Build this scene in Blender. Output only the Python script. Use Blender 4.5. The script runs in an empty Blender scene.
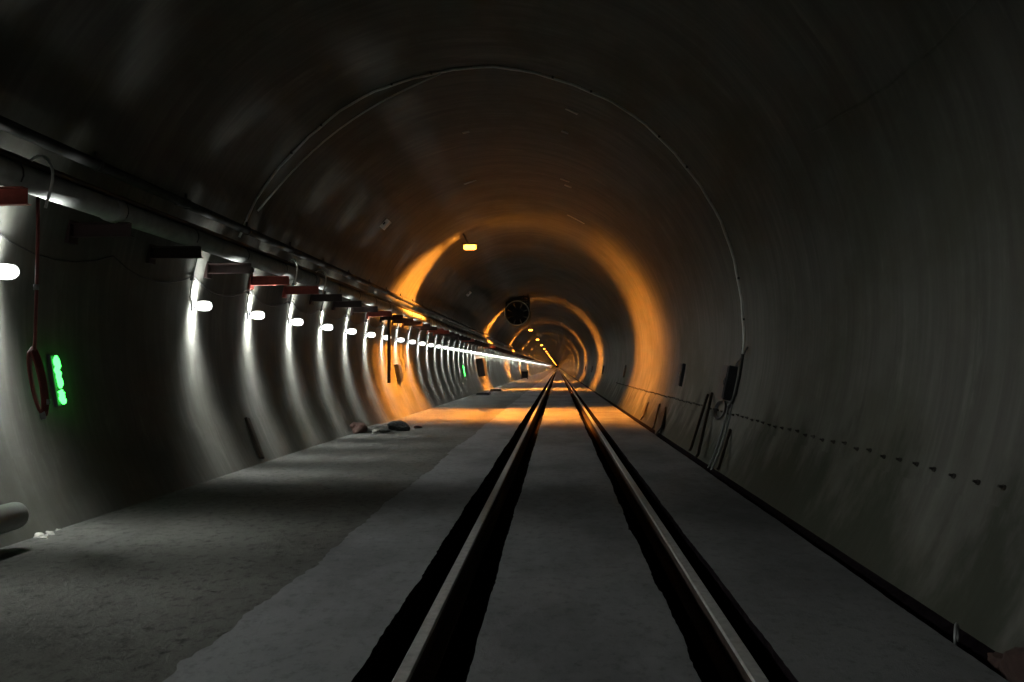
import bpy, bmesh, math, random
from mathutils import Vector, Matrix
random.seed(7)
C = bpy.context.scene.collection
S = bpy.context.scene

# ------------------------------------------------------------------ camera, world, exposure
F = 800.0                                   # focal length in pixels of the 1024 px wide frame
CAM_Z = 1.30
yaw = math.atan(45.5 / F); pitch = math.atan(26.0 / F)
cam_d = bpy.data.cameras.new('camera'); cam = bpy.data.objects.new('camera', cam_d); C.objects.link(cam)
cam_d.sensor_width = 36.0; cam_d.lens = 36.0 * F / 1024.0; cam_d.clip_start = 0.05; cam_d.clip_end = 4000
cam.location = (0, 0, CAM_Z)
fw = Vector((-math.sin(yaw) * math.cos(pitch), math.cos(yaw) * math.cos(pitch), math.sin(pitch)))
cam.rotation_euler = fw.to_track_quat('-Z', 'Y').to_euler()
S.camera = cam
w = bpy.data.worlds.new('world'); S.world = w; w.use_nodes = True
w.node_tree.nodes['Background'].inputs[0].default_value = (0.5, 0.45, 0.5, 1)
w.node_tree.nodes['Background'].inputs[1].default_value = 0.0005
S.view_settings.view_transform = 'Standard'; S.view_settings.look = 'None'
S.view_settings.exposure = 0.0; S.view_settings.gamma = 1.0; S.view_settings.use_curve_mapping = False
try:
    S.cycles.use_denoising = True; S.cycles.max_bounces = 5; S.cycles.diffuse_bounces = 4
    S.cycles.use_light_tree = True; S.cycles.sample_clamp_indirect = 3.0
except Exception: pass
WHITE_PEAK = 840.0                          # radiance of the wall bulbs across the tunnel
ORANGE_PEAK = 12500.0

# ------------------------------------------------------------------ tunnel figures (metres)
CX, CZ, R = -1.02, 1.80, 3.53               # the bore is a circle
Y0, Y1 = -12.0, 1700.0
FL_R, SLAB_L = 1.86, -1.62                  # edge of the slab at the gutter, start of the smooth slab
def wx(z, side=-1, off=0.0):                # x of the wall at height z, off metres inside it
    return CX + side * math.sqrt(max((R - off) ** 2 - (z - CZ) ** 2, 0))
def wp(deg, y, off=0.0):                    # point on the bore at an angle
    a = math.radians(deg); return Vector((CX + (R - off) * math.cos(a), y, CZ + (R - off) * math.sin(a)))
_rot = cam.rotation_euler.to_matrix()
def ray(px, py):
    return (_rot @ Vector(((px - 512) / F, (341 - py) / F, -1))).normalized()
def on_wall(px, py, off=0.0):
    d = ray(px, py); r = R - off
    a = d.x ** 2 + d.z ** 2; b = 2 * (-CX * d.x + (CAM_Z - CZ) * d.z); c = CX ** 2 + (CAM_Z - CZ) ** 2 - r * r
    t = (-b + math.sqrt(b * b - 4 * a * c)) / (2 * a)
    return Vector((0, 0, CAM_Z)) + d * t
def on_floor(px, py, z=0.0):
    d = ray(px, py); t = (z - CAM_Z) / d.z
    return Vector((0, 0, CAM_Z)) + d * t
def on_y(px, py, y):
    d = ray(px, py); return Vector((0, 0, CAM_Z)) + d * (y / d.y)

# ------------------------------------------------------------------ materials
def new_mat(name):
    m = bpy.data.materials.new(name); m.use_nodes = True
    return m, m.node_tree.nodes, m.node_tree.links, m.node_tree.nodes['Principled BSDF']
def simple(name, col, rough=0.7, metal=0.0, bump=0.0, scale=30.0, var=0.25):
    m, n, l, p = new_mat(name)
    tc = n.new('ShaderNodeTexCoord'); no = n.new('ShaderNodeTexNoise'); no.inputs['Scale'].default_value = scale
    no.inputs['Detail'].default_value = 5
    l.new(tc.outputs['Object'], no.inputs['Vector'])
    cr = n.new('ShaderNodeValToRGB'); e = cr.color_ramp.elements
    e[0].position = 0.3; e[1].position = 0.75
    e[0].color = tuple(c * (1 - var) for c in col) + (1,); e[1].color = tuple(min(c * (1 + var), 1) for c in col) + (1,)
    l.new(no.outputs['Fac'], cr.inputs[0]); l.new(cr.outputs[0], p.inputs['Base Color'])
    p.inputs['Roughness'].default_value = rough; p.inputs['Metallic'].default_value = metal
    if bump:
        b = n.new('ShaderNodeBump'); b.inputs['Strength'].default_value = bump; b.inputs['Distance'].default_value = 0.01
        l.new(no.outputs['Fac'], b.inputs['Height']); l.new(b.outputs[0], p.inputs['Normal'])
    return m
def mathn(n, l, op, a, b=None, c=None):
    x = n.new('ShaderNodeMath'); x.operation = op
    for i, v in enumerate((a, b, c)):
        if v is None: continue
        if isinstance(v, (int, float)): x.inputs[i].default_value = v
        else: l.new(v, x.inputs[i])
    return x.outputs[0]
def noise(n, l, tc, sc, scale=1.0, detail=4, rough=0.55):
    mp = n.new('ShaderNodeMapping'); mp.inputs['Scale'].default_value = sc
    l.new(tc.outputs['Object'], mp.inputs['Vector'])
    no = n.new('ShaderNodeTexNoise'); no.inputs['Scale'].default_value = scale
    no.inputs['Detail'].default_value = detail; no.inputs['Roughness'].default_value = rough
    l.new(mp.outputs[0], no.inputs['Vector']); return no.outputs['Fac']
def maprange(n, l, v, a, b, c, d):
    x = n.new('ShaderNodeMapRange'); x.interpolation_type = 'SMOOTHSTEP'
    l.new(v, x.inputs[0])
    for i, k in enumerate((a, b, c, d)): x.inputs[i + 1].default_value = k
    return x.outputs[0]
def mixc(n, l, fac, a, b):
    x = n.new('ShaderNodeMix'); x.data_type = 'RGBA'
    if isinstance(fac, (int, float)): x.inputs[0].default_value = fac
    else: l.new(fac, x.inputs[0])
    for i, v in ((6, a), (7, b)):
        if isinstance(v, tuple): x.inputs[i].default_value = v
        else: l.new(v, x.inputs[i])
    return x.outputs[2]
def wall_material(name, col, low_stain):
    m, n, l, p = new_mat(name); tc = n.new('ShaderNodeTexCoord')
    sep = n.new('ShaderNodeSeparateXYZ'); l.new(tc.outputs['Object'], sep.inputs[0])
    st = noise(n, l, tc, (0.35, 5.0, 0.35), 1.0, 6, 0.6)          # run marks down the shuttering
    fine = noise(n, l, tc, (1.2, 16.0, 1.2), 1.0, 3)
    blot = noise(n, l, tc, (0.7, 0.5, 0.7), 1.0, 6, 0.65)
    a = maprange(n, l, st, 0.35, 0.7, 0.0, 0.55)
    c1 = mixc(n, l, a, col + (1,), tuple(c * 0.55 for c in col) + (1,))
    c2 = mixc(n, l, maprange(n, l, fine, 0.45, 0.72, 0.0, 0.35), c1, tuple(min(1, c * 1.35) for c in col) + (1,))
    c2 = mixc(n, l, maprange(n, l, noise(n, l, tc, (0.55, 3.2, 0.55), 1.3, 7, 0.7), 0.55, 0.72, 0.0, 0.5), c2, tuple(min(1, c * 1.7) for c in col) + (1,))
    c3 = mixc(n, l, maprange(n, l, blot, 0.40, 0.68, 0.0, 0.75), c2, (col[0] * .6, col[1] * .62, col[2] * .52, 1))
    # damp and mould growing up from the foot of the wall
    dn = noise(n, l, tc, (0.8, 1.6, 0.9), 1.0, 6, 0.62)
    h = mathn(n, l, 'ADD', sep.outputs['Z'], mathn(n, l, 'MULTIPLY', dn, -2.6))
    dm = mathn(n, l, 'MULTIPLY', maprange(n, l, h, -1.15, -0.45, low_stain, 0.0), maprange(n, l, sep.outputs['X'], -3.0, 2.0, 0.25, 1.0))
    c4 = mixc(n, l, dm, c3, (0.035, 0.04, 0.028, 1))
    l.new(c4, p.inputs['Base Color'])
    p.inputs['Roughness'].default_value = 0.8; p.inputs['Specular IOR Level'].default_value = 0.15
    b = n.new('ShaderNodeBump'); b.inputs['Strength'].default_value = 0.5; b.inputs['Distance'].default_value = 0.012
    l.new(mathn(n, l, 'ADD', st, mathn(n, l, 'MULTIPLY', fine, 0.4)), b.inputs['Height']); l.new(b.outputs[0], p.inputs['Normal'])
    return m
def floor_material(name, col, rough_amt, pits):
    m, n, l, p = new_mat(name); tc = n.new('ShaderNodeTexCoord')
    big = noise(n, l, tc, (0.8, 0.45, 1), 1.0, 6, 0.65)
    fine = noise(n, l, tc, (13, 10, 13), 1.0, 9, 0.78)
    c1 = mixc(n, l, maprange(n, l, big, 0.38, 0.68, 0, 0.75), col + (1,), tuple(c * 0.5 for c in col) + (1,))
    c2 = mixc(n, l, maprange(n, l, fine, 0.48, 0.68, 0, rough_amt), c1, tuple(c * 0.35 for c in col) + (1,))
    pit = noise(n, l, tc, (2.6, 2.2, 2.6), 1.0, 8, 0.75)
    c3 = mixc(n, l, maprange(n, l, pit, 0.63, 0.69, 0, pits), c2, (0.02, 0.018, 0.016, 1))
    l.new(c3, p.inputs['Base Color']); p.inputs['Roughness'].default_value = 0.85; p.inputs['Specular IOR Level'].default_value = 0.08
    b = n.new('ShaderNodeBump'); b.inputs['Strength'].default_value = 0.8; b.inputs['Distance'].default_value = 0.035 * rough_amt ** 2 + 0.002
    l.new(fine, b.inputs['Height']); l.new(b.outputs[0], p.inputs['Normal'])
    return m
M = {}
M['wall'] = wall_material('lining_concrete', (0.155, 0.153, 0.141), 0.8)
M['floor_rough'] = floor_material('rough_concrete', (0.145, 0.145, 0.135), 0.95, 0.85)
M['floor_smooth'] = floor_material('slab_concrete', (0.25, 0.254, 0.265), 0.5, 0.4)
M['trench'] = simple('dirt_and_slot_shade', (0.011, 0.008, 0.010), 0.95, 0, 0.8, 14, 0.5); M['trench'].node_tree.nodes['Principled BSDF'].inputs['Specular IOR Level'].default_value = 0.02  # dark dirt, blackened further so the slots' shade is in the colour
M['rail'] = simple('rail_steel', (0.42, 0.415, 0.40), 0.6, 0.0, 0.1, 20, 0.2)
M['rail_web'] = simple('rail_rust', (0.05, 0.032, 0.025), 0.85, 0.1, 0.3, 20, 0.4)
M['pipe'] = simple('galvanised_pipe', (0.36, 0.37, 0.36), 0.55, 0.1, 0.15, 8, 0.2)
M['dark_pipe'] = simple('dark_pipe', (0.06, 0.06, 0.06), 0.7, 0, 0.1, 8, 0.3)
M['black'] = simple('black_rubber', (0.018, 0.018, 0.018), 0.6, 0, 0, 10, 0.3)
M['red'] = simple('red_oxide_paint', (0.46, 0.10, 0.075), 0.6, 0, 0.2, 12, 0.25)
M['shaded_red'] = simple('shaded_oxide_paint', (0.03, 0.012, 0.011), 0.7, 0, 0.2, 12, 0.25)  # same red oxide for unlit brackets, their shade put into the colour
M['red_hose'] = simple('red_hose', (0.22, 0.05, 0.045), 0.5, 0, 0, 12, 0.2)
M['grey_cable'] = simple('pale_grey_plastic', (0.80, 0.80, 0.78), 0.5, 0, 0, 12, 0.1)
M['housing'] = simple('dark_grey_plastic', (0.05, 0.05, 0.055), 0.5, 0, 0, 12, 0.2)
M['box'] = simple('charcoal_box', (0.035, 0.036, 0.045), 0.5, 0.1, 0, 12, 0.2)
M['wood'] = simple('dark_wet_wood', (0.045, 0.032, 0.022), 0.8, 0, 0.3, 10, 0.4)
M['steel'] = simple('grey_steel', (0.34, 0.35, 0.36), 0.45, 0.4, 0.05, 12, 0.15)
M['bolt'] = simple('rusty_bolt', (0.03, 0.026, 0.022), 0.8, 0.1, 0, 20, 0.3)
M['tarp'] = simple('brown_tarp', (0.17, 0.10, 0.085), 0.8, 0, 0.3, 10, 0.35)
M['rubble'] = simple('grey_rubble', (0.26, 0.25, 0.23), 0.9, 0, 0.5, 16, 0.3)
M['dark_rubble'] = simple('dark_rubble', (0.05, 0.055, 0.052), 0.9, 0, 0.5, 16, 0.4)
M['pale'] = simple('pale_filler', (0.55, 0.54, 0.50), 0.6, 0, 0.1, 16, 0.15)

def lamp_material(name, col, peak, sigma, floor_share, up_cut, cutoff=None):
    """photometric lamp surface: gives most of its light across the tunnel (at right angles to Y), little along it"""
    m = bpy.data.materials.new(name); m.use_nodes = True; n = m.node_tree.nodes; l = m.node_tree.links
    n.clear(); out = n.new('ShaderNodeOutputMaterial'); em = n.new('ShaderNodeEmission')
    g = n.new('ShaderNodeNewGeometry'); sp = n.new('ShaderNodeSeparateXYZ'); l.new(g.outputs['Incoming'], sp.inputs[0])
    if cutoff:                      # orange lamp: emission shaped to a flat beam with a cut-off angle each way
        g1 = mathn(n, l, 'MULTIPLY', maprange(n, l, sp.outputs['Y'], -cutoff[1], -cutoff[0], 0.0, 1.0), maprange(n, l, sp.outputs['Y'], cutoff[2], cutoff[3], 1.0, 0.0))
        up = mathn(n, l, 'MULTIPLY', maprange(n, l, sp.outputs['Z'], -0.55, 0.15, 1.0, up_cut), maprange(n, l, sp.outputs['X'], -0.99, -0.55, 0.25, 1.0))
    else:
        q = mathn(n, l, 'POWER', mathn(n, l, 'ABSOLUTE', mathn(n, l, 'DIVIDE', sp.outputs['Y'], sigma)), 2.0)
        g1 = mathn(n, l, 'POWER', 2.71828, mathn(n, l, 'MULTIPLY', q, -1.0))
        band = mathn(n, l, 'MULTIPLY', maprange(n, l, sp.outputs['Z'], 0.78, 0.86, 0.0, 1.0), maprange(n, l, sp.outputs['Z'], 0.885, 0.925, 1.0, 0.02))
        back = mathn(n, l, 'MULTIPLY', maprange(n, l, sp.outputs['Z'], 0.3, 0.6, 0.0, 0.7), maprange(n, l, sp.outputs['X'], 0.0, 0.07, 1.0, 0.0))
        up = mathn(n, l, 'MAXIMUM', maprange(n, l, sp.outputs['Z'], -0.12, 0.20, 1.0, up_cut), mathn(n, l, 'MAXIMUM', band, back))
    s = mathn(n, l, 'MULTIPLY', mathn(n, l, 'ADD', mathn(n, l, 'MULTIPLY', g1, up), floor_share), peak)
    em.inputs['Color'].default_value = col + (1,)
    l.new(s, em.inputs['Strength']); l.new(em.outputs[0], out.inputs['Surface'])
    return m
M['bulb'] = lamp_material('lit_bulb', (0.96, 1.0, 0.94), WHITE_PEAK, 0.29, 0.0032, 0.012)
M['sodium'] = lamp_material('lit_sodium', (1.0, 0.315, 0.032), ORANGE_PEAK, 0.0, 0.0010, 0.035, (0.12, 0.72, 0.50, 0.67))
def plain_emit(name, col, s):
    m = bpy.data.materials.new(name); m.use_nodes = True; n = m.node_tree.nodes; l = m.node_tree.links
    n.clear(); out = n.new('ShaderNodeOutputMaterial'); em = n.new('ShaderNodeEmission')
    em.inputs['Color'].default_value = col + (1,); em.inputs['Strength'].default_value = s
    l.new(em.outputs[0], out.inputs['Surface']); return m
M['green'] = plain_emit('lit_green', (0.05, 1.0, 0.09), 6.5)

# ------------------------------------------------------------------ mesh helpers
class MB:
    def __init__(s): s.bm = bmesh.new()
    def box(s, lo, hi, bev=0.0, mi=0):
        lo, hi = Vector(lo), Vector(hi)
        r = bmesh.ops.create_cube(s.bm, size=1.0, matrix=Matrix.Translation((lo + hi) / 2) @ Matrix.Diagonal((*(hi - lo), 1)))
        fs = {f for v in r['verts'] for f in v.link_faces}
        for f in fs: f.material_index = mi
        if bev:
            es = list({e for v in r['verts'] for e in v.link_edges})
            bmesh.ops.bevel(s.bm, geom=es, offset=bev, segments=2, affect='EDGES', profile=0.5)
        return s
    def obox(s, origin, ax, ay, az, lo, hi, bev=0.0):
        m = Matrix((ax, ay, az)).transposed().to_4x4(); m.translation = origin
        n0 = set(s.bm.verts); s.box(lo, hi, bev)
        bmesh.ops.transform(s.bm, matrix=m, verts=[v for v in s.bm.verts if v not in n0]); return s
    def tube(s, pts, r, seg=8, caps=True, smooth=True):
        pts = [Vector(p) for p in pts]; rings = []; u = None
        rs = r if isinstance(r, (list, tuple)) else [r] * len(pts)
        for i, p in enumerate(pts):
            t = (pts[min(i + 1, len(pts) - 1)] - pts[max(i - 1, 0)]).normalized()
            if u is None:
                u = t.cross(Vector((0, 0, 1)))
                if u.length < 1e-3: u = t.cross(Vector((1, 0, 0)))
            u = (u - t * u.dot(t)).normalized(); v = t.cross(u)
            rings.append([s.bm.verts.new(p + (u * math.cos(k * 2 * math.pi / seg) + v * math.sin(k * 2 * math.pi / seg)) * rs[i]) for k in range(seg)])
        for a, b in zip(rings, rings[1:]):
            for k in range(seg):
                f = s.bm.faces.new((a[k], a[(k + 1) % seg], b[(k + 1) % seg], b[k])); f.smooth = smooth
        if caps:
            s.bm.faces.new(rings[0][::-1]); s.bm.faces.new(rings[-1])
        return s
    def quad(s, a, b, c, d, mi=0, smooth=False):
        f = s.bm.faces.new([s.bm.verts.new(p) for p in (a, b, c, d)]); f.material_index = mi; f.smooth = smooth; return s
    def grid(s, rows, mi=0, smooth=False):
        vs = [[s.bm.verts.new(p) for p in row] for row in rows]
        for a, b in zip(vs, vs[1:]):
            for k in range(len(a) - 1):
                f = s.bm.faces.new((a[k], a[k + 1], b[k + 1], b[k])); f.material_index = mi; f.smooth = smooth
        return s
    def lump(s, c, size, seed, amp=0.3, sub=3):
        rr = random.Random(seed); n0 = set(s.bm.verts)
        bmesh.ops.create_icosphere(s.bm, subdivisions=sub, radius=1.0)
        dirs = [Vector((rr.gauss(0, 1), rr.gauss(0, 1), rr.gauss(0, 1))).normalized() for _ in range(14)]
        am = [rr.uniform(-amp, amp) for _ in dirs]
        for v in s.bm.verts:
            if v in n0: continue
            d = v.co.normalized(); k = 1 + sum(a * max(0, d.dot(q)) ** 6 for a, q in zip(am, dirs)) + rr.uniform(-.04, .04)
            v.co = Vector((d.x * size[0], d.y * size[1], max(d.z * size[2], -0.35 * size[2]))) * k + Vector(c)
            if v.co.z < c[2] - 0.35 * size[2]: v.co.z = c[2] - 0.35 * size[2]
        return s
    def build(s, name, mats, parent=None, recalc=True):
        if recalc: bmesh.ops.recalc_face_normals(s.bm, faces=s.bm.faces)
        me = bpy.data.meshes.new(name); s.bm.to_mesh(me); s.bm.free()
        for m in (mats if isinstance(mats, (list, tuple)) else [mats]): me.materials.append(m)
        o = bpy.data.objects.new(name, me); C.objects.link(o)
        if parent: o.parent = parent
        return o
def tag(o, label=None, cat=None, group=None, kind=None):
    if label: o['label'] = label
    if cat: o['category'] = cat
    if group: o['group'] = group
    if kind: o['kind'] = kind
    return o
def empty(name, loc, label, cat, group=None, rz=0.0):
    o = bpy.data.objects.new(name, None); C.objects.link(o); o.location = loc; o.rotation_euler.z = rz
    o.empty_display_size = 0.1
    return tag(o, label, cat, group)
def dup(root, loc, label=None):
    r = root.copy(); C.objects.link(r); r.location = loc
    if label: r['label'] = label
    for ch in root.children:
        c = ch.copy(); C.objects.link(c); c.parent = r
        for g in ch.children:
            d = g.copy(); C.objects.link(d); d.parent = c
    return r
def struct(o): o['kind'] = 'structure'; return o
ORD = ['first', 'second', 'third', 'fourth', 'fifth', 'sixth', 'seventh', 'eighth', 'ninth', 'tenth', 'eleventh', 'twelfth']

# ------------------------------------------------------------------ the lining: circle with a slightly proud plinth
ys = [Y0, -4, 0, 4, 8, 12, 16, 20, 25, 30, 40, 50, 65, 80, 100, 130, 170, 220, 300, 400, 500, Y1]
def arc(a0, a1, n, off=0.0):
    return [(math.radians(a0 + (a1 - a0) * i / n), R - off) for i in range(n + 1)]
def lining(name, prof):
    b = MB(); b.grid([[(CX + r * math.cos(a), y, CZ + r * math.sin(a)) for a, r in prof] for y in ys], smooth=True)
    return struct(b.build(name, M['wall'], recalc=False))
JL = math.degrees(math.asin((0.57 - CZ) / R)); BL = math.degrees(math.asin((-0.30 - CZ) / R))   # joint, foot
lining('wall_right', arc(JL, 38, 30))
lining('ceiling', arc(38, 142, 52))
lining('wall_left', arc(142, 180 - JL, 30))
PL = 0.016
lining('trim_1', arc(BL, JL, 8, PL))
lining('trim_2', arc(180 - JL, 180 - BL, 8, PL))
for nm, a in (('trim_3', JL), ('trim_4', 180 - JL)):
    lining(nm, [(math.radians(a), R - PL), (math.radians(a), R + .002)])

# ------------------------------------------------------------------ floor with rail slots and gutter
fy = [Y0, -4, 0, 2]
y = 2.3
while y < 60: fy.append(y); y += 0.05 if y < 12 else (0.12 if y < 25 else 0.5)
while y < Y1: fy.append(y); y *= 1.05
fy.append(Y1)
def ragged(x, amp, seed, sgn):
    rr = random.Random(seed); ph = [rr.uniform(0, 9) for _ in range(6)]; out = []; chip = 0
    for yy in fy:
        v = amp * (math.sin(yy * 1.3 + ph[0]) * .5 + math.sin(yy * 3.7 + ph[1]) * .35 + math.sin(yy * 9.1 + ph[2]) * .25 + rr.uniform(-.35, .35))
        if rr.random() < 0.02: chip = rr.uniform(0.5, 1.6) * amp
        chip *= 0.8
        out.append(x + v + sgn * chip)
    return out
TL0, TL1 = ragged(-.852, .012, 1, -1), ragged(-.385, .009, 2, 1)
TR0, TR1 = ragged(.590, .013, 3, -1), ragged(.990, .006, 4, 1)
GE = ragged(FL_R, .006, 5, -1)
SB = ragged(SLAB_L, .035, 6, -1)
DP = -0.24
b = MB()
def strip(xa, xb, z0, z1, mi, nx=1):
    rows = []
    for i, yy in enumerate(fy):
        A = xa[i] if isinstance(xa, list) else xa; B = xb[i] if isinstance(xb, list) else xb
        rows.append([(A + (B - A) * k / nx, yy, z0 + (z1 - z0) * k / nx) for k in range(nx + 1)])
    b.grid(rows, mi)
strip(wx(0) - .1, SB, -0.012, -0.012, 0)
strip(SB, SB, -0.012, 0.0, 0)
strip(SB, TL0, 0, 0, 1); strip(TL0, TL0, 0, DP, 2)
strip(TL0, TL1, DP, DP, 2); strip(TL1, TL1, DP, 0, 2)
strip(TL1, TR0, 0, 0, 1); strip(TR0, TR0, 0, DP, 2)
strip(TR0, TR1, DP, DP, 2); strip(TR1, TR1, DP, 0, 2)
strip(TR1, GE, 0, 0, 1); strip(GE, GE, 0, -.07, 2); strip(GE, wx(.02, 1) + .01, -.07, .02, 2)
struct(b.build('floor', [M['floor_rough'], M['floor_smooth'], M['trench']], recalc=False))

# rails: vignole section, head level with the slab
sec = [(-.075, -.0), (.075, -.0), (.075, .012), (.012, .03), (.009, .12), (.034, .135), (.036, .16), (.028, .172), (-.028, .172), (-.036, .16), (-.034, .135), (-.009, .12), (-.012, .03), (-.075, .012)]
def rail(x, label):
    b = MB(); ry = [Y0, 0, 5, 10, 20, 40, 80, 160, 300, Y1]; n = len(sec)
    base = DP + .07
    rings = [[b.bm.verts.new((x + sx, yy, base + sz)) for sx, sz in sec] for yy in ry]
    for p, q in zip(rings, rings[1:]):
        for k in range(n):
            f = b.bm.faces.new((p[k], p[(k + 1) % n], q[(k + 1) % n], q[k])); f.material_index = 0 if k in (6, 7, 8) else 1
    b.bm.faces.new(rings[0]); b.bm.faces.new(rings[-1][::-1])
    o = b.build('rail', [M['rail'], M['rail_web']]); tag(o, label, 'rail', 'rails of the track')
    # low grout pads under the rail foot
rail(-.655, 'left steel rail sunk in its dark slot in the floor')
rail(.842, 'right steel rail sunk in its dark slot, nearer the bolted wall')
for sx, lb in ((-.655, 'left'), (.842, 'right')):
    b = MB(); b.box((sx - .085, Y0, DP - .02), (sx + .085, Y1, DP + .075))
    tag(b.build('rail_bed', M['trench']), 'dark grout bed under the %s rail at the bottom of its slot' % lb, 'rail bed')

# ------------------------------------------------------------------ pipes and cables along the left wall
def along(x, z, r, seg=16, name='pipe', mat='pipe', amp=0.0, y0=Y0, y1=Y1, seed=0, step=1.44, couple=None):
    rr = random.Random(seed); pts = []; yy = y0
    while yy < y1:
        pts.append((x + rr.uniform(-amp, amp), yy, z + rr.uniform(-amp, amp)))
        yy += (step if yy < 60 else 20.0) if amp else (y1 - y0) / 12
    pts.append((x, y1, z))
    return MB().tube(pts, r, seg).build(name, M[mat])
PX, PZ, PR = -4.03, 2.725, 0.10
root = empty('wall_pipe', (PX, 0, PZ), 'large pale grey pipe carried on red brackets along the left wall', 'pipe')
o = MB().tube([(0, Y0, 0), (0, 30, 0), (0, 120, 0), (0, Y1, 0)], PR, 24).build('pipe_run', M['pipe'], root)
for k in range(14):
    yy = 7.0 + k * 6.0
    MB().tube([(0, yy - .06, 0), (0, yy + .06, 0)], PR + .014, 24).build('coupling', M['pipe'], root)
root = empty('wall_pipe', (wx(3.13) + .13, 0, 3.13), 'thin dark pipe clipped to the left wall above the large pipe', 'pipe')
MB().tube([(0, Y0, 0), (0, 30, 0), (0, 120, 0), (0, Y1, 0)], .05, 14).build('pipe_run', M['dark_pipe'], root)
for k in range(40):
    yy = 5.2 + 1.76 * k; b = MB()
    b.box((-.14, yy - .02, -.014), (-.03, yy + .02, .014)); b.tube([(0, yy - .02, 0), (0, yy + .02, 0)], .058, 12)
    b.box((-.02, yy - .012, .04), (.0, yy + .012, .12))
    b.build('pipe_clip', M['dark_pipe'], root)
for i, (dx, dz, r, sd) in enumerate(((-.05, .118, .025, 1), (.005, .130, .028, 2), (.06, .112, .022, 3))):
    o = along(PX + dx, PZ + dz, r, 8, 'power_cable', 'black', .006, seed=sd)
    tag(o, 'black power cable lying on the large pipe, ' + ['nearest the wall', 'middle of three', 'nearest the track'][i], 'cable', 'black cables on top of the large pipe')

# ------------------------------------------------------------------ red brackets
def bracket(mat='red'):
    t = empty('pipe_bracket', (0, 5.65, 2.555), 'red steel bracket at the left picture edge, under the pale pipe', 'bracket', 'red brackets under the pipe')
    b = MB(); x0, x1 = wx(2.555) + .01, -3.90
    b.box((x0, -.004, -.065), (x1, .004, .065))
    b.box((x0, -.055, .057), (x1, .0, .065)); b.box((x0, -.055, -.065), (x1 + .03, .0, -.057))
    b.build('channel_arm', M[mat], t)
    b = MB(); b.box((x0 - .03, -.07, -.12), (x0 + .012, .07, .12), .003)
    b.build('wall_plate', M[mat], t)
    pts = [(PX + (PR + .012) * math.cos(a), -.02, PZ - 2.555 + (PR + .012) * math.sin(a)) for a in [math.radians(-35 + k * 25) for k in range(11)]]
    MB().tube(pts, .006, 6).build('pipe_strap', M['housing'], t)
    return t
br = bracket(); bd = bracket('shaded_red'); bd.location = (0, 5.65 + 1.44, 2.555)
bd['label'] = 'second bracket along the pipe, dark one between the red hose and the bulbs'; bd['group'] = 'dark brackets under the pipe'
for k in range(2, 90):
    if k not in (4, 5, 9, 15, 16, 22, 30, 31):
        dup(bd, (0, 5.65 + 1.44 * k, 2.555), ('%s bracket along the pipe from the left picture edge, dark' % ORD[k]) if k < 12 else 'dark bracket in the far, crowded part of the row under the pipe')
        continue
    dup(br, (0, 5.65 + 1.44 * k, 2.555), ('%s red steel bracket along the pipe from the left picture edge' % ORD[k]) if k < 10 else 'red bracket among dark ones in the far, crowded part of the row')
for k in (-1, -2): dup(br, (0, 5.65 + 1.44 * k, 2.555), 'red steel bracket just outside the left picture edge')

# ------------------------------------------------------------------ white wall bulbs
LZ = 2.06
LX = wx(LZ)
def lamp():
    t = empty('wall_lamp', (LX, 6.12, LZ), 'glowing white bulb cut by the left picture edge', 'lamp', 'white bulbs along the left wall')
    b = MB(); b.box((-.01, -.05, -.06), (.025, .05, .06), .006); b.build('mounting_plate', M['housing'], t)
    b = MB(); b.tube([(.02, 0, 0), (.04, 0, 0), (.055, 0, 0)], [.034, .034, .028], 12); b.build('socket', M['housing'], t)
    b = MB(); pts = []; rs = []
    for i in range(9):
        a = math.pi * i / 8; pts.append((.05 + .095 * (1 - math.cos(a)), 0, 0)); rs.append(max(.066 * math.sin(a) ** .45, .02))
    b.tube(pts, rs, 10); b.build('bulb', M['bulb'], t)
    # feed cable from the pipe bracket down to the lamp, with clips
    b = MB(); pts = []
    for i in range(9):
        z = LZ + (2.9 - LZ) * i / 8; pts.append((wx(z) - LX + .018, -.13 + .1 * max(0, 1 - i), z - LZ))
    b.tube([(.01, -.03, .0)] + pts, .009, 6)
    for i in (3, 6): p = pts[i]; b.box((p[0] - .02, p[1] - .03, p[2] - .012), (p[0] + .02, p[1] + .03, p[2] + .012))
    b.build('feed_cable', M['black'], t)
    return t
lp = lamp(); k_made = 1
for k in list(range(-5, 0)) + list(range(2, 296)):
    if k < 0: lb = 'white bulb on the left wall beyond the left picture edge'
    elif k < 13: lb = '%s glowing white bulb from the left along the wall, after the dark gap' % ORD[k - 2]
    elif k < 60: lb = 'white bulb in the close-packed middle stretch of the row on the left wall'
    else: lb = 'distant white bulb where the row merges into one bright line'
    dup(lp, (LX, 6.12 + 1.795 * k, LZ), lb)

# thin lighting cable sagging between the lamps
b = MB(); pts = []
for k in range(-4, 60):
    for j in range(6):
        f = j / 6; yy = 6.0 + 1.795 * (k + f); z = 2.42 - .16 * 4 * f * (1 - f)
        pts.append((wx(z) + .02, yy, z))
tag(b.tube(pts, .008, 5).build('lighting_cable', M['black']), 'thin black cable sagging from lamp to lamp on the left wall', 'cable')

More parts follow.
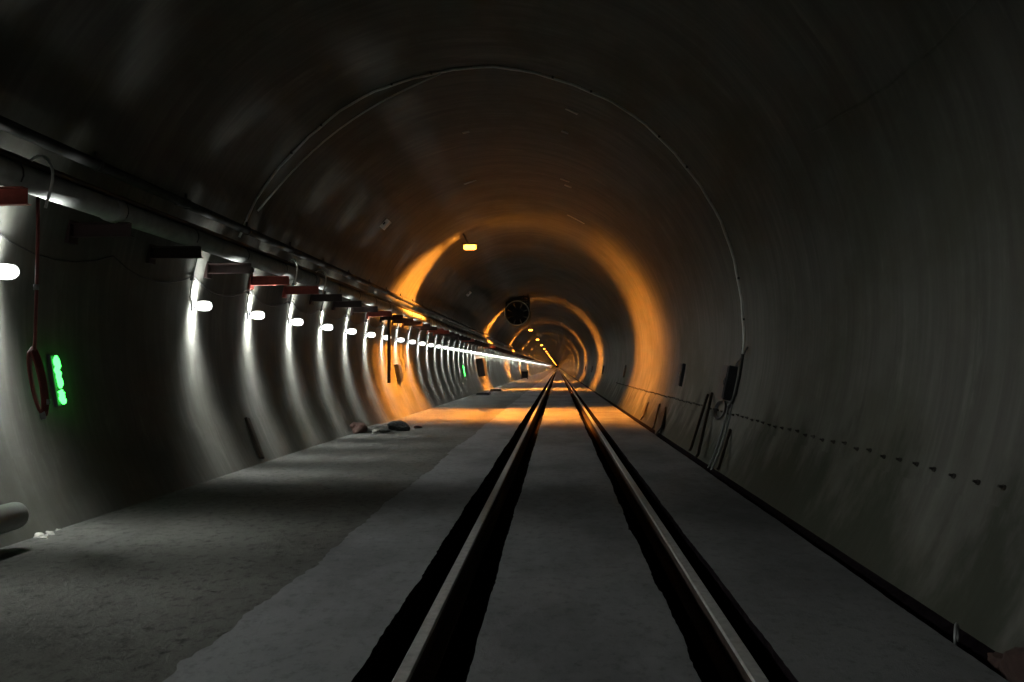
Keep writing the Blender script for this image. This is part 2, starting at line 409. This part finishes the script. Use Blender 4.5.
# ------------------------------------------------------------------ orange lamps on the upper left of the bore
def sodium():
    p = Vector((-2.40, 0, 4.60)); d = (Vector((CX, 0, CZ)) - p).normalized()      # towards the middle
    t = empty('tunnel_lamp', (p.x, 21.8, p.z), 'nearest orange lamp, glowing under the upper left of the vault', 'lamp', 'orange lamps under the vault')
    up = -d; gap = R - (p - Vector((CX, 0, CZ))).length
    b = MB(); b.tube([up * .06, up * (gap + .01)], .022, 8); b.build('stem', M['housing'], t)
    ax = Vector((0, 1, 0)).cross(up).normalized()
    b = MB(); b.box((-.20, -.11, .045), (.20, .13, .09), .012)
    b.build('lamp_hood', M['housing'], t)
    b = MB(); b.box((-.17, -.085, -.075), (.17, .085, .042), .045)
    b.build('lens', M['sodium'], t)
    return t
so = sodium()
for k in range(1, 66):
    dup(so, (so.location.x, 21.8 + 24.8 * k, so.location.z), 'orange lamp half hidden behind the jet fan' if k == 1 else ('small orange lamp seen right below and beside the fan' if k == 2 else 'distant orange lamp near the vanishing point'))

# ------------------------------------------------------------------ jet fan
FY = 43.5; fc = on_y(517, 313, FY)
t = empty('jet_fan', fc, 'dark round jet fan hung from the vault', 'fan')
rf = .66
b = MB(); seg = 40
prof = [(rf, 0), (rf + .03, .03), (rf + .03, .12), (rf, .2), (rf, 2.3), (rf + .03, 2.4), (rf + .03, 2.5), (rf - .03, 2.5), (rf - .05, 2.3), (rf - .05, .1), (rf - .03, 0)]
rings = [[b.bm.verts.new((r * math.cos(k * 2 * math.pi / seg), yy, r * math.sin(k * 2 * math.pi / seg))) for k in range(seg)] for r, yy in prof]
for p, q in zip(rings, rings[1:] + rings[:1]):
    for k in range(seg): b.bm.faces.new((p[k], p[(k + 1) % seg], q[(k + 1) % seg], q[k])).smooth = True
b.build('casing', M['dark_pipe'], t)
b = MB(); pts = [((rf) * math.cos(k * 2 * math.pi / 40), -.005, (rf) * math.sin(k * 2 * math.pi / 40)) for k in range(41)]
b.tube(pts, .03, 8); tag(b.build('rim', M['pale'], t), 'pale steel rim of the fan mouth')
hub = MB().tube([(0, .5, 0), (0, .58, 0), (0, 1.6, 0)], [.08, .34, .34], 24).build('hub', M['housing'], t)
for k in range(8):
    a = k * math.pi / 4; ca, sa = math.cos(a), math.sin(a); b = MB()
    q = [Vector((r * ca - wdt * sa, .75 + dy, r * sa + wdt * ca)) for r, wdt, dy in ((.30, -.11, 0), (.605, -.20, .03), (.605, .20, .12), (.30, .11, .16))]
    n_ = Vector((0, .012, 0)); vs = [b.bm.verts.new(v) for v in q] + [b.bm.verts.new(v + n_) for v in q]
    for f in ((0, 1, 2, 3), (7, 6, 5, 4), (0, 4, 5, 1), (1, 5, 6, 2), (2, 6, 7, 3), (3, 7, 4, 0)): b.bm.faces.new([vs[i] for i in f])
    b.build('fan_blade', M['housing'], t)
b = MB()
for yy in (.25, 2.2):
    b = MB(); b.box((-.62, yy - .05, rf * .88), (.62, yy + .05, rf * .88 + .10))
    b.box((-.62, yy - .05, rf * .2), (-.56, yy + .05, rf * .88 + .4)); b.box((.56, yy - .05, rf * .2), (.62, yy + .05, rf * .88 + .4))
    ztop = lambda dx: CZ + math.sqrt(max(R * R - (fc.x + dx - CX) ** 2, 0)) - fc.z
    b.box((-.60, yy - .03, rf * .88 + .30), (.62, yy + .03, rf * .88 + .36))
    for dx in (.35, .60): b.box((dx - .03, yy - .03, rf * .9), (dx + .03, yy + .03, ztop(dx) + .02))
    b.box((-.63, yy - .03, rf * .9), (-.57, yy + .03, ztop(-.6) + .02))
    b.build('hanger_frame', M['dark_pipe'], t)

# ------------------------------------------------------------------ cable arch, its box, coil and drops on the right wall
AY = 10.55
b = MB(); rr = random.Random(4)
pts = [wp(a, AY + .03 * math.sin(a * .2), .022 + .006 * math.sin(a * .7) + .07 * max(0, math.cos(math.radians(a)))) for a in [-5.5] + [x * 3 for x in range(-1, 54)]]
t = empty('cable_arch', (0, 0, 0), 'pale cable looped over the vault from wall to wall', 'cable')
b.tube(pts, .017, 6).build('main_cable', M['grey_cable'], t)
q0, q1 = wp(99, AY, .05), wp(152, AY + .1, .06)
pts = [q0.lerp(q1, k / 14) + (Vector((CX, AY, CZ)) - q0.lerp(q1, k / 14)).normalized() * (-.23 * math.sin(math.pi * k / 14)) for k in range(15)]
MB().tube(pts, .012, 6).build('loose_strand', M['grey_cable'], t)
for a in list(range(2, 160, 9)):
    p = wp(a, AY, .02 + .07 * max(0, math.cos(math.radians(a)))); MB().box(p - Vector((.014, .022, .014)), p + Vector((.014, .022, .014))).build('cable_clip', M['housing'], t)
def wall_box(cy, z0, z1, ly, th, label, side=1, name='junction_box', door=True):
    """upright box whose back follows the wall"""
    x0, x1 = wx(z0, side), wx(z1, side)
    org = Vector((x0, cy, z0)); up = (Vector((x1, cy, z1)) - org); L = up.length; up.normalize()
    ay = Vector((0, 1, 0)); ax = ay.cross(up) * 1.0
    if ax.dot(Vector((-side, 0, 0))) < 0: ax = -ax
    t = empty(name, org, label, 'electrical box')
    MB().obox(Vector((0, 0, 0)), ax, ay, up, (-.02, -ly / 2, 0), (th, ly / 2, L), .008).build('enclosure', M['box'], t)
    if door:
        d = MB().obox(Vector((0, 0, 0)), ax, ay, up, (th + .001, -ly / 2 + .02, .02), (th + .012, ly / 2 - .02, L - .02), .004).build('door', M['box'], t)
        MB().obox(Vector((0, 0, 0)), ax, ay, up, (th + .012, -ly / 2 + .04, L * .45), (th + .03, -ly / 2 + .06, L * .6)).build('latch', M['steel'], d)
    return t
wall_box(11.35, .83, 1.30, .42, .12, 'dark box on the right wall where the arch cable comes down')
# cables around the box
t = empty('box_cable', (0, 0, 0), 'dark cable dropping from the arch past the box with a small coil', 'cable')
b = MB(); pts = [(wx(z, 1, o_), yy, z) for z, yy, o_ in ((1.56, 10.57, .09), (1.45, 10.6, .08), (1.2, 10.75, .05), (.95, 10.85, .03), (.80, 10.95, .03), (.76, 11.05, .03))]
b.tube(pts, .022, 6); b.build('thick_drop', M['black'], t)
b = MB(); pts = [(wx(z, 1, .03), yy, z) for z, yy in ((1.56, 10.57), (1.5, 10.7), (1.36, 11.1), (1.28, 11.25))]
b.tube(pts, .010, 6).build('feed_to_box', M['housing'], t)
b = MB(); cz_, cy_ = .70, 11.45
for lo in range(3):
    pts = [(wx(cz_ + .12 * math.sin(a), 1, .03 + .012 * lo), cy_ + (.30 + .02 * lo) * math.cos(a), cz_ + (.115 + .008 * lo) * math.sin(a)) for a in [k * math.pi / 12 for k in range(25)]]
    b.tube(pts, .009, 5)
b.build('coil', M['housing'], t)
for dy, nm in ((0, 'tail'), (.35, 'tail')):
    pts = [(wx(z, 1, .03), 10.9 + dy * .6 - (.8 - z) * .55, z) for z in (.8, .6, .4, .2, .05, -.1)]
    MB().tube(pts, .012, 6).build(nm, M['steel'], t)
# other dark boxes on the right wall
for k, yy in enumerate((15.9, 29.2, 43.0, 56.6, 70.0)):
    wall_box(yy, .92, 1.36, .5, .06, ['nearest plain dark box on the right wall beyond the arch cable', 'small dark box on the right wall beyond the first orange glow', 'small dark box on the right wall in the second orange ring', 'tiny dark box on the right wall past the second orange ring', 'tiniest dark box on the right wall, deep in the tunnel'][k], 1, 'wall_box', k < 1)

# ------------------------------------------------------------------ bolts in a row on the right wall
def bolt():
    t = empty('anchor_bolt', (0, 0, 0), 'nearest dark anchor bolt of the row along the right wall', 'bolt', 'anchor bolts along the right wall')
    n_ = (Vector((CX, 0, CZ)) - Vector((wx(.67, 1), 0, .67))).normalized()
    b = MB(); b.tube([n_ * -.01, n_ * .012], .016, 10); b.build('washer', M['bolt'], t)
    b = MB(); b.tube([n_ * .012, n_ * .022], .010, 6, smooth=False); b.tube([n_ * .022, n_ * .034], .008, 6); b.build('nut', M['bolt'], t)
    return t
bo = bolt(); bo.location = (wx(.67, 1), 4.33, .67)
for k in range(1, 108):
    yy = 4.33 + .256 * k + random.uniform(-.02, .02); z = .67 + random.uniform(-.012, .012)
    dup(bo, (wx(z, 1), yy, z), ('%s dark anchor bolt from the right end of the row on the wall' % ORD[k]) if k < 9 else ('dark anchor bolt in the middle stretch of the row, near the arch cable' if yy < 14 else 'dark anchor bolt in the far stretch of the row, towards the orange glow'))

# ------------------------------------------------------------------ poles and boards leaning on the right wall
def leaner(p0, p1, wd, th, name, label, mat='wood', cat='pole', group=None, parent=None):
    p0, p1 = Vector(p0), Vector(p1); up = (p1 - p0); L = up.length; up.normalize()
    ay = Vector((0, 1, 0)); ax = ay.cross(up).normalized(); ay = up.cross(ax)
    o = MB().obox(Vector((0, 0, 0)), ax, ay, up, (-th / 2, -wd / 2, 0), (th / 2, wd / 2, L), min(th, wd) * .15).build(name, M[mat]); o.location = p0
    return tag(o, label, cat, group)
def rfoot(px, py): p = on_wall(px, py, .10); return p
leaner(on_wall(690, 450, .12), on_wall(707.5, 395, .04), .055, .04, 'wooden_pole', 'dark pole leaning on the right wall, left one of the tall pair')
leaner(on_wall(697, 456, .12), on_wall(711.5, 394, .04), .065, .04, 'wooden_pole', 'dark pole leaning on the right wall, right one of the tall pair')
leaner(on_wall(718, 469, .12), on_wall(730, 430, .04), .04, .035, 'wooden_pole', 'short dark pole leaning under the box on the right wall')
leaner(on_wall(658, 432, .10), on_wall(663, 411, .04), .22, .03, 'short_board', 'widest short dark board at the foot of the right wall', cat='board')
leaner(on_wall(653, 428, .10), on_wall(659, 405, .04), .07, .03, 'short_board', 'thin dark board between the wide board and the orange glow', cat='board')
leaner(on_wall(642, 418, .10), on_wall(647, 404, .04), .12, .03, 'short_board', 'farthest short board at the right wall foot in the orange glow', cat='board')
# left wall
leaner(on_wall(262, 458, .06), on_wall(247, 418, .03), .10, .04, 'wooden_stake', 'dark stake leaning at the foot of the left wall under the bulbs', cat='stake')
p = on_wall(389, 383, .25)
b = MB(); b.tube([(0, 0, 0), (0, 0, 1.75)], .04, 10); b.box((-.08, -.05, 1.68), (.08, .05, 1.78), .01)
o = b.build('hanging_pipe', M['dark_pipe']); o.location = p; tag(o, 'dark upright pipe hanging in front of the orange-lit left wall', 'pipe')
wall_box(on_wall(397, 374).y, .90, 1.36, .42, .10, 'dark box on the orange-lit stretch of the left wall', -1)
wall_box(on_wall(478, 366).y, .75, 1.75, 1.6, .35, 'large dark cabinet on the left wall before the second orange ring', -1, 'electrical_cabinet')

# ------------------------------------------------------------------ green emergency lamps
def green(px, y0, y1, label, ref=None):
    p = on_wall(px, y0); q = on_wall(px + 4, y1)
    t = empty('emergency_light', p, label, 'emergency light', 'green lights on the left wall')
    v = q - p; v.y = 0; L = v.length; up = v.normalized(); ay = Vector((0, 1, 0)); ax = ay.cross(up)
    if ax.x < 0: ax = -ax
    MB().obox(Vector((0, 0, 0)), ax, ay, up, (-.02, -.05, -.02), (.03, .05, L + .02), .006).build('backing', M['housing'], t)
    for a, c, rr_ in ((0, .66, 1), (.72, 1.0, 2)):
        r3 = random.Random(rr_); n = 9
        pts = [ax * (.05 + r3.uniform(-.006, .006)) + up * (L * (a + (c - a) * i / n)) + ay * r3.uniform(-.012, .012) for i in range(n + 1)]
        rs = [.025 * (.55 if i in (0, n) else 1) * r3.uniform(.85, 1.15) for i in range(n + 1)]
        MB().tube(pts, rs, 10).build('glowing_tube', M['green'], t)
green(50.5, 357, 405, 'bright green glowing strip on the dark wall beside the red hose')
green(462, 366, 376, 'small distant green light low on the left wall')

# ------------------------------------------------------------------ red hose with coil and pale hooks at the pipe
hx, hy = -3.915, 5.79
t = empty('hanging_hose', (hx, hy, 0), 'red hose with a long coil hanging from the pale pipe', 'hose')
pts = [(0, 0, 2.58), (.005, 0, 2.3), (-.003, .01, 1.9), (.0, .0, 1.5), (-.01, 0, 1.38)]
MB().tube(pts, .013, 8).build('drop', M['red_hose'], t)
for k in range(4):
    pts = []
    for i in range(29):
        a = 2 * math.pi * i / 28
        u_, v_ = math.sin(a), math.cos(a)
        pts.append((.03 + .022 * u_ * (1 + .25 * k) - .05 * v_, -.03 + .012 * k + .02 * u_, 1.19 + (.225 + .010 * k) * v_))
    MB().tube(pts, .012, 8).build('coil_turn', M['red_hose'], t)
MB().tube([(.08, -.02, .97), (.085, -.02, .93), (.09, -.02, .91)], [.016, .022, .018], 10).build('coupling', M['steel'], t)
MB().tube([(.115, .0, 1.06), (.115, .0, 1.02)], [.016, .016], 10).build('coupling', M['steel'], t)
MB().tube([(-.0, 0, 1.88), (.0, 0, 1.92)], .02, 10).build('clip', M['steel'], t)
def loop(y, label, x=-3.90, s=1.0):
    pts = [(x - .10 * s, y, 2.83), (x - .05 * s, y, 2.885), (x + .01, y, 2.90), (x + .07 * s, y, 2.86), (x + .10 * s, y, 2.78), (x + .095 * s, y, 2.68), (x + .06 * s, y, 2.56), (x + .045 * s, y, 2.50)]
    # smooth the polyline
    for _ in range(2):
        q = [pts[0]]
        for a, c in zip(pts, pts[1:]):
            a, c = Vector(a), Vector(c); q += [a.lerp(c, .25), a.lerp(c, .75)]
        pts = q + [pts[-1]]
    tag(MB().tube(pts, .011, 8).build('cable_loop', M['grey_cable']), label, 'cable', 'pale cable loops over the pipe')
loop(5.79, 'pale cable looping over the pipe above the red hose')
loop(11.54, 'pale cable loop behind the third lit bulb, over the pipe', s=.8)
loop(12.93, 'pale cable loop at the end of the brightest red bracket', s=1.0)

# ------------------------------------------------------------------ pipe lying low at the left edge
p = on_y(17, 515, 5.66)
t = empty('drain_pipe', (p.x, 5.66, 0), 'fat grey pipe end low against the left wall at the picture edge', 'pipe')
b = MB(); seg = 28; zc = p.z
prof = [(.100, -7.5), (.100, -.03), (.096, -.008), (.088, 0), (.080, 0), (.080, -.6)]
rings = [[b.bm.verts.new((r * math.cos(k * 2 * math.pi / seg), yy, zc + r * math.sin(k * 2 * math.pi / seg))) for k in range(seg)] for r, yy in prof]
for pa, q in zip(rings, rings[1:]):
    for k in range(seg): b.bm.faces.new((pa[k], pa[(k + 1) % seg], q[(k + 1) % seg], q[k])).smooth = True
b.bm.faces.new(rings[0]); b.build('pipe_run', simple('drain_plastic', (0.30, 0.31, 0.29), .55, 0, .1, 6, .15), t)
for yy in (-.35, -2.2, -4.2):
    b = MB()
    for sx in (-.09, .09): b.tube([(sx * .6, yy, zc - .09), (sx * 1.25, yy, 0 - .012)], .010, 6)
    b.box((-.08, yy - .02, zc - .112), (.08, yy + .02, zc - .095)); b.build('trestle', M['housing'], t)
rr = random.Random(3)
for i in range(7):
    q = (-4.0 + rr.uniform(-.03, .10), 6.0 + rr.uniform(-.35, .25), -.008)
    s_ = rr.uniform(.012, .03)
    tag(MB().lump(q, (s_ * 1.4, s_, s_ * .8), 30 + i, .5, 2).build('stone_chip', M['pale']), 'small pale stone chip on the floor just beyond the fat pipe end', 'stone', 'pale chips by the pipe end')

# ------------------------------------------------------------------ debris near the orange light, left
q = on_floor(355, 432); tag(MB().lump((q.x, q.y, .05), (.13, .2, .17), 11, .7, 4).build('crumpled_tarp', M['tarp']), 'crumpled brown tarp heap at the foot of the left wall', 'tarp')
q = on_floor(372, 431); tag(MB().lump((q.x, q.y, .04), (.17, .2, .07), 12, .7, 4).build('rubble_heap', M['rubble']), 'low grey-brown rubble heap beside the crumpled tarp', 'rubble')
q = on_floor(399, 430); tag(MB().lump((q.x, q.y, .04), (.22, .2, .16), 13, .6, 4).build('rubble_heap', M['dark_rubble']), 'dark rounded heap on the floor before the orange glow', 'rubble')
q = on_floor(384, 432); tag(MB().lump((q.x, q.y, .03), (.13, .2, .05), 14, .6, 3).build('rubble_heap', M['dark_rubble']), 'small flat heap between the tarp and the dark heap', 'rubble')
q = on_floor(374, 434); tag(MB().lump((q.x, q.y, .02), (.06, .06, .045), 15, .5, 2).build('stone_chip', M['pale']), 'small pale stone in front of the rubble by the tarp', 'stone')
q = on_floor(418, 428); tag(MB().lump((q.x, q.y, .02), (.10, .1, .06), 16, .5, 2).build('loose_stone', M['tarp']), 'small reddish stone right of the dark heap', 'stone')
# low plates lying farther along
for px, py, wd, lb in ((482.5, 395, .62, 'low dark steel plate stack on the floor before the second orange ring'), (495.5, 391, .60, 'low dark plate lying inside the second orange ring')):
    q = on_floor(px, py); b = MB()
    for j in range(3): b.box((-wd / 2 + .02 * j, -.4, .0 + .04 * j), (wd / 2 - .015 * j, .4, .035 + .04 * j), .004)
    o = b.build('steel_plate', M['black']); o.location = (q.x, q.y + .4, -.012 if q.x < SLAB_L else 0); tag(o, lb, 'steel plate')
q = on_floor(524.5, 379)
t = empty('equipment_cart', (q.x, q.y + .4, -.012), 'dark cart with a pale top standing deep in the tunnel', 'cart')
MB().box((-.36, -.45, .12), (.36, .45, .85), .03).build('body', M['black'], t)
tag(MB().box((-.42, -.5, .85), (.42, .5, .95), .02).build('top', M['pale'], t), 'pale top')
for sx in (-.3, .3):
    for sy in (-.35, .35): MB().tube([(sx - .03, sy, .12), (sx + .03, sy, .12)], .12, 14).build('wheel', M['black'], t)

# ------------------------------------------------------------------ small unlit fixtures and pale strips painted as light glints on the vault joints
for px, py, lb in ((384, 223, 'small pale box on the dark upper left vault'), (468, 293, 'tiny pale box high on the left vault beyond the orange lamp')):
    q = on_wall(px, py, .02); up = (q - Vector((CX, q.y, CZ))).normalized(); ay = Vector((0, 1, 0)); ax = ay.cross(up)
    t = empty('vault_box', q, lb, 'box', 'pale boxes on the vault')
    MB().obox(Vector((0, 0, 0)), ax, ay, up, (-.11, -.09, -.09), (.11, .09, .0), .012).build('enclosure', M['grey_cable'], t)
    MB().obox(Vector((0, 0, 0)), ax, ay, up, (-.03, -.12, -.05), (.03, -.09, -.02), .004).build('cable_gland', M['housing'], t)
for i, (px, py, ang, ln) in enumerate(((572, 111, 18, .20), (466, 132, -12, .12), (565, 132, 6, .12), (470, 182, -16, .28), (565, 180, 6, .2), (568, 186, 6, .16), (576, 219, 20, .5))):
    q = on_wall(px, py, .004); up = (q - Vector((CX, q.y, CZ))).normalized(); ay = Vector((0, 1, 0)); ax = ay.cross(up)
    ay2 = (ax * math.cos(math.radians(ang)) + Vector((0, 1, 0)) * math.sin(math.radians(ang))).normalized(); ax2 = ay2.cross(up)
    o = MB().obox(Vector((0, 0, 0)), ax2, ay2, up, (-.03, -ln / 2, -.014), (.03, ln / 2, .004), .004).build('joint_glint', M['pale']); o.location = q
    tag(o, ['pale strip on the crown nearest the arch cable', 'pale strip left of the crown, nearest of the left pair', 'second pale strip along the crown', 'pale strip left of the crown above the orange lamp', 'third pale strip along the crown, left of a close pair', 'pale strip on the crown just under the third', 'longest pale strip, at the rim of the orange glow'][i], 'strip', 'pale glint strips on the vault')
pts = []
rr = random.Random(9)
for i in range(15):
    f = i / 14; pts.append(on_wall(812 + f * 175 + rr.uniform(-2, 2), 132 - f * 140 + 14 * math.sin(f * 3.1) + rr.uniform(-2, 2), .0))
struct(MB().tube(pts, .011, 6).build('trim_5', M['wall']))

# ------------------------------------------------------------------ bundle in the gutter at the bottom right corner
q = Vector((1.99, 3.62, -.02))
tag(MB().lump((1.98, 3.35, -.04), (.09, .40, .13), 21, .5, 4).build('canvas_sack', simple('brown_sack', (0.05, 0.026, 0.022), .9, 0, .4, 14, .3)), 'dark brown sack slumped in the gutter at the bottom right corner', 'sack')
b = MB()
for k in range(5):
    a0 = k * .35
    b.tube([(1.93 + .03 * k + .05 * math.cos(a), 3.22 + .17 * math.cos(a + .3), .10 + (.13 + .006 * k) * math.sin(a)) for a in [j * math.pi / 14 for j in range(29)]], .010, 6)
tag(b.build('coiled_hose', M['steel']), 'coiled grey hose on the gutter in the bottom right corner', 'hose')
tag(MB().tube([(1.90 + .03 * math.cos(a), 3.98 + .05 * math.cos(a), .01 + .06 * math.sin(a)) for a in [j * math.pi / 10 for j in range(-2, 13)]], .007, 6).build('wire_hoop', M['steel']), 'small pale wire hoop at the gutter beside the brown sack', 'wire')
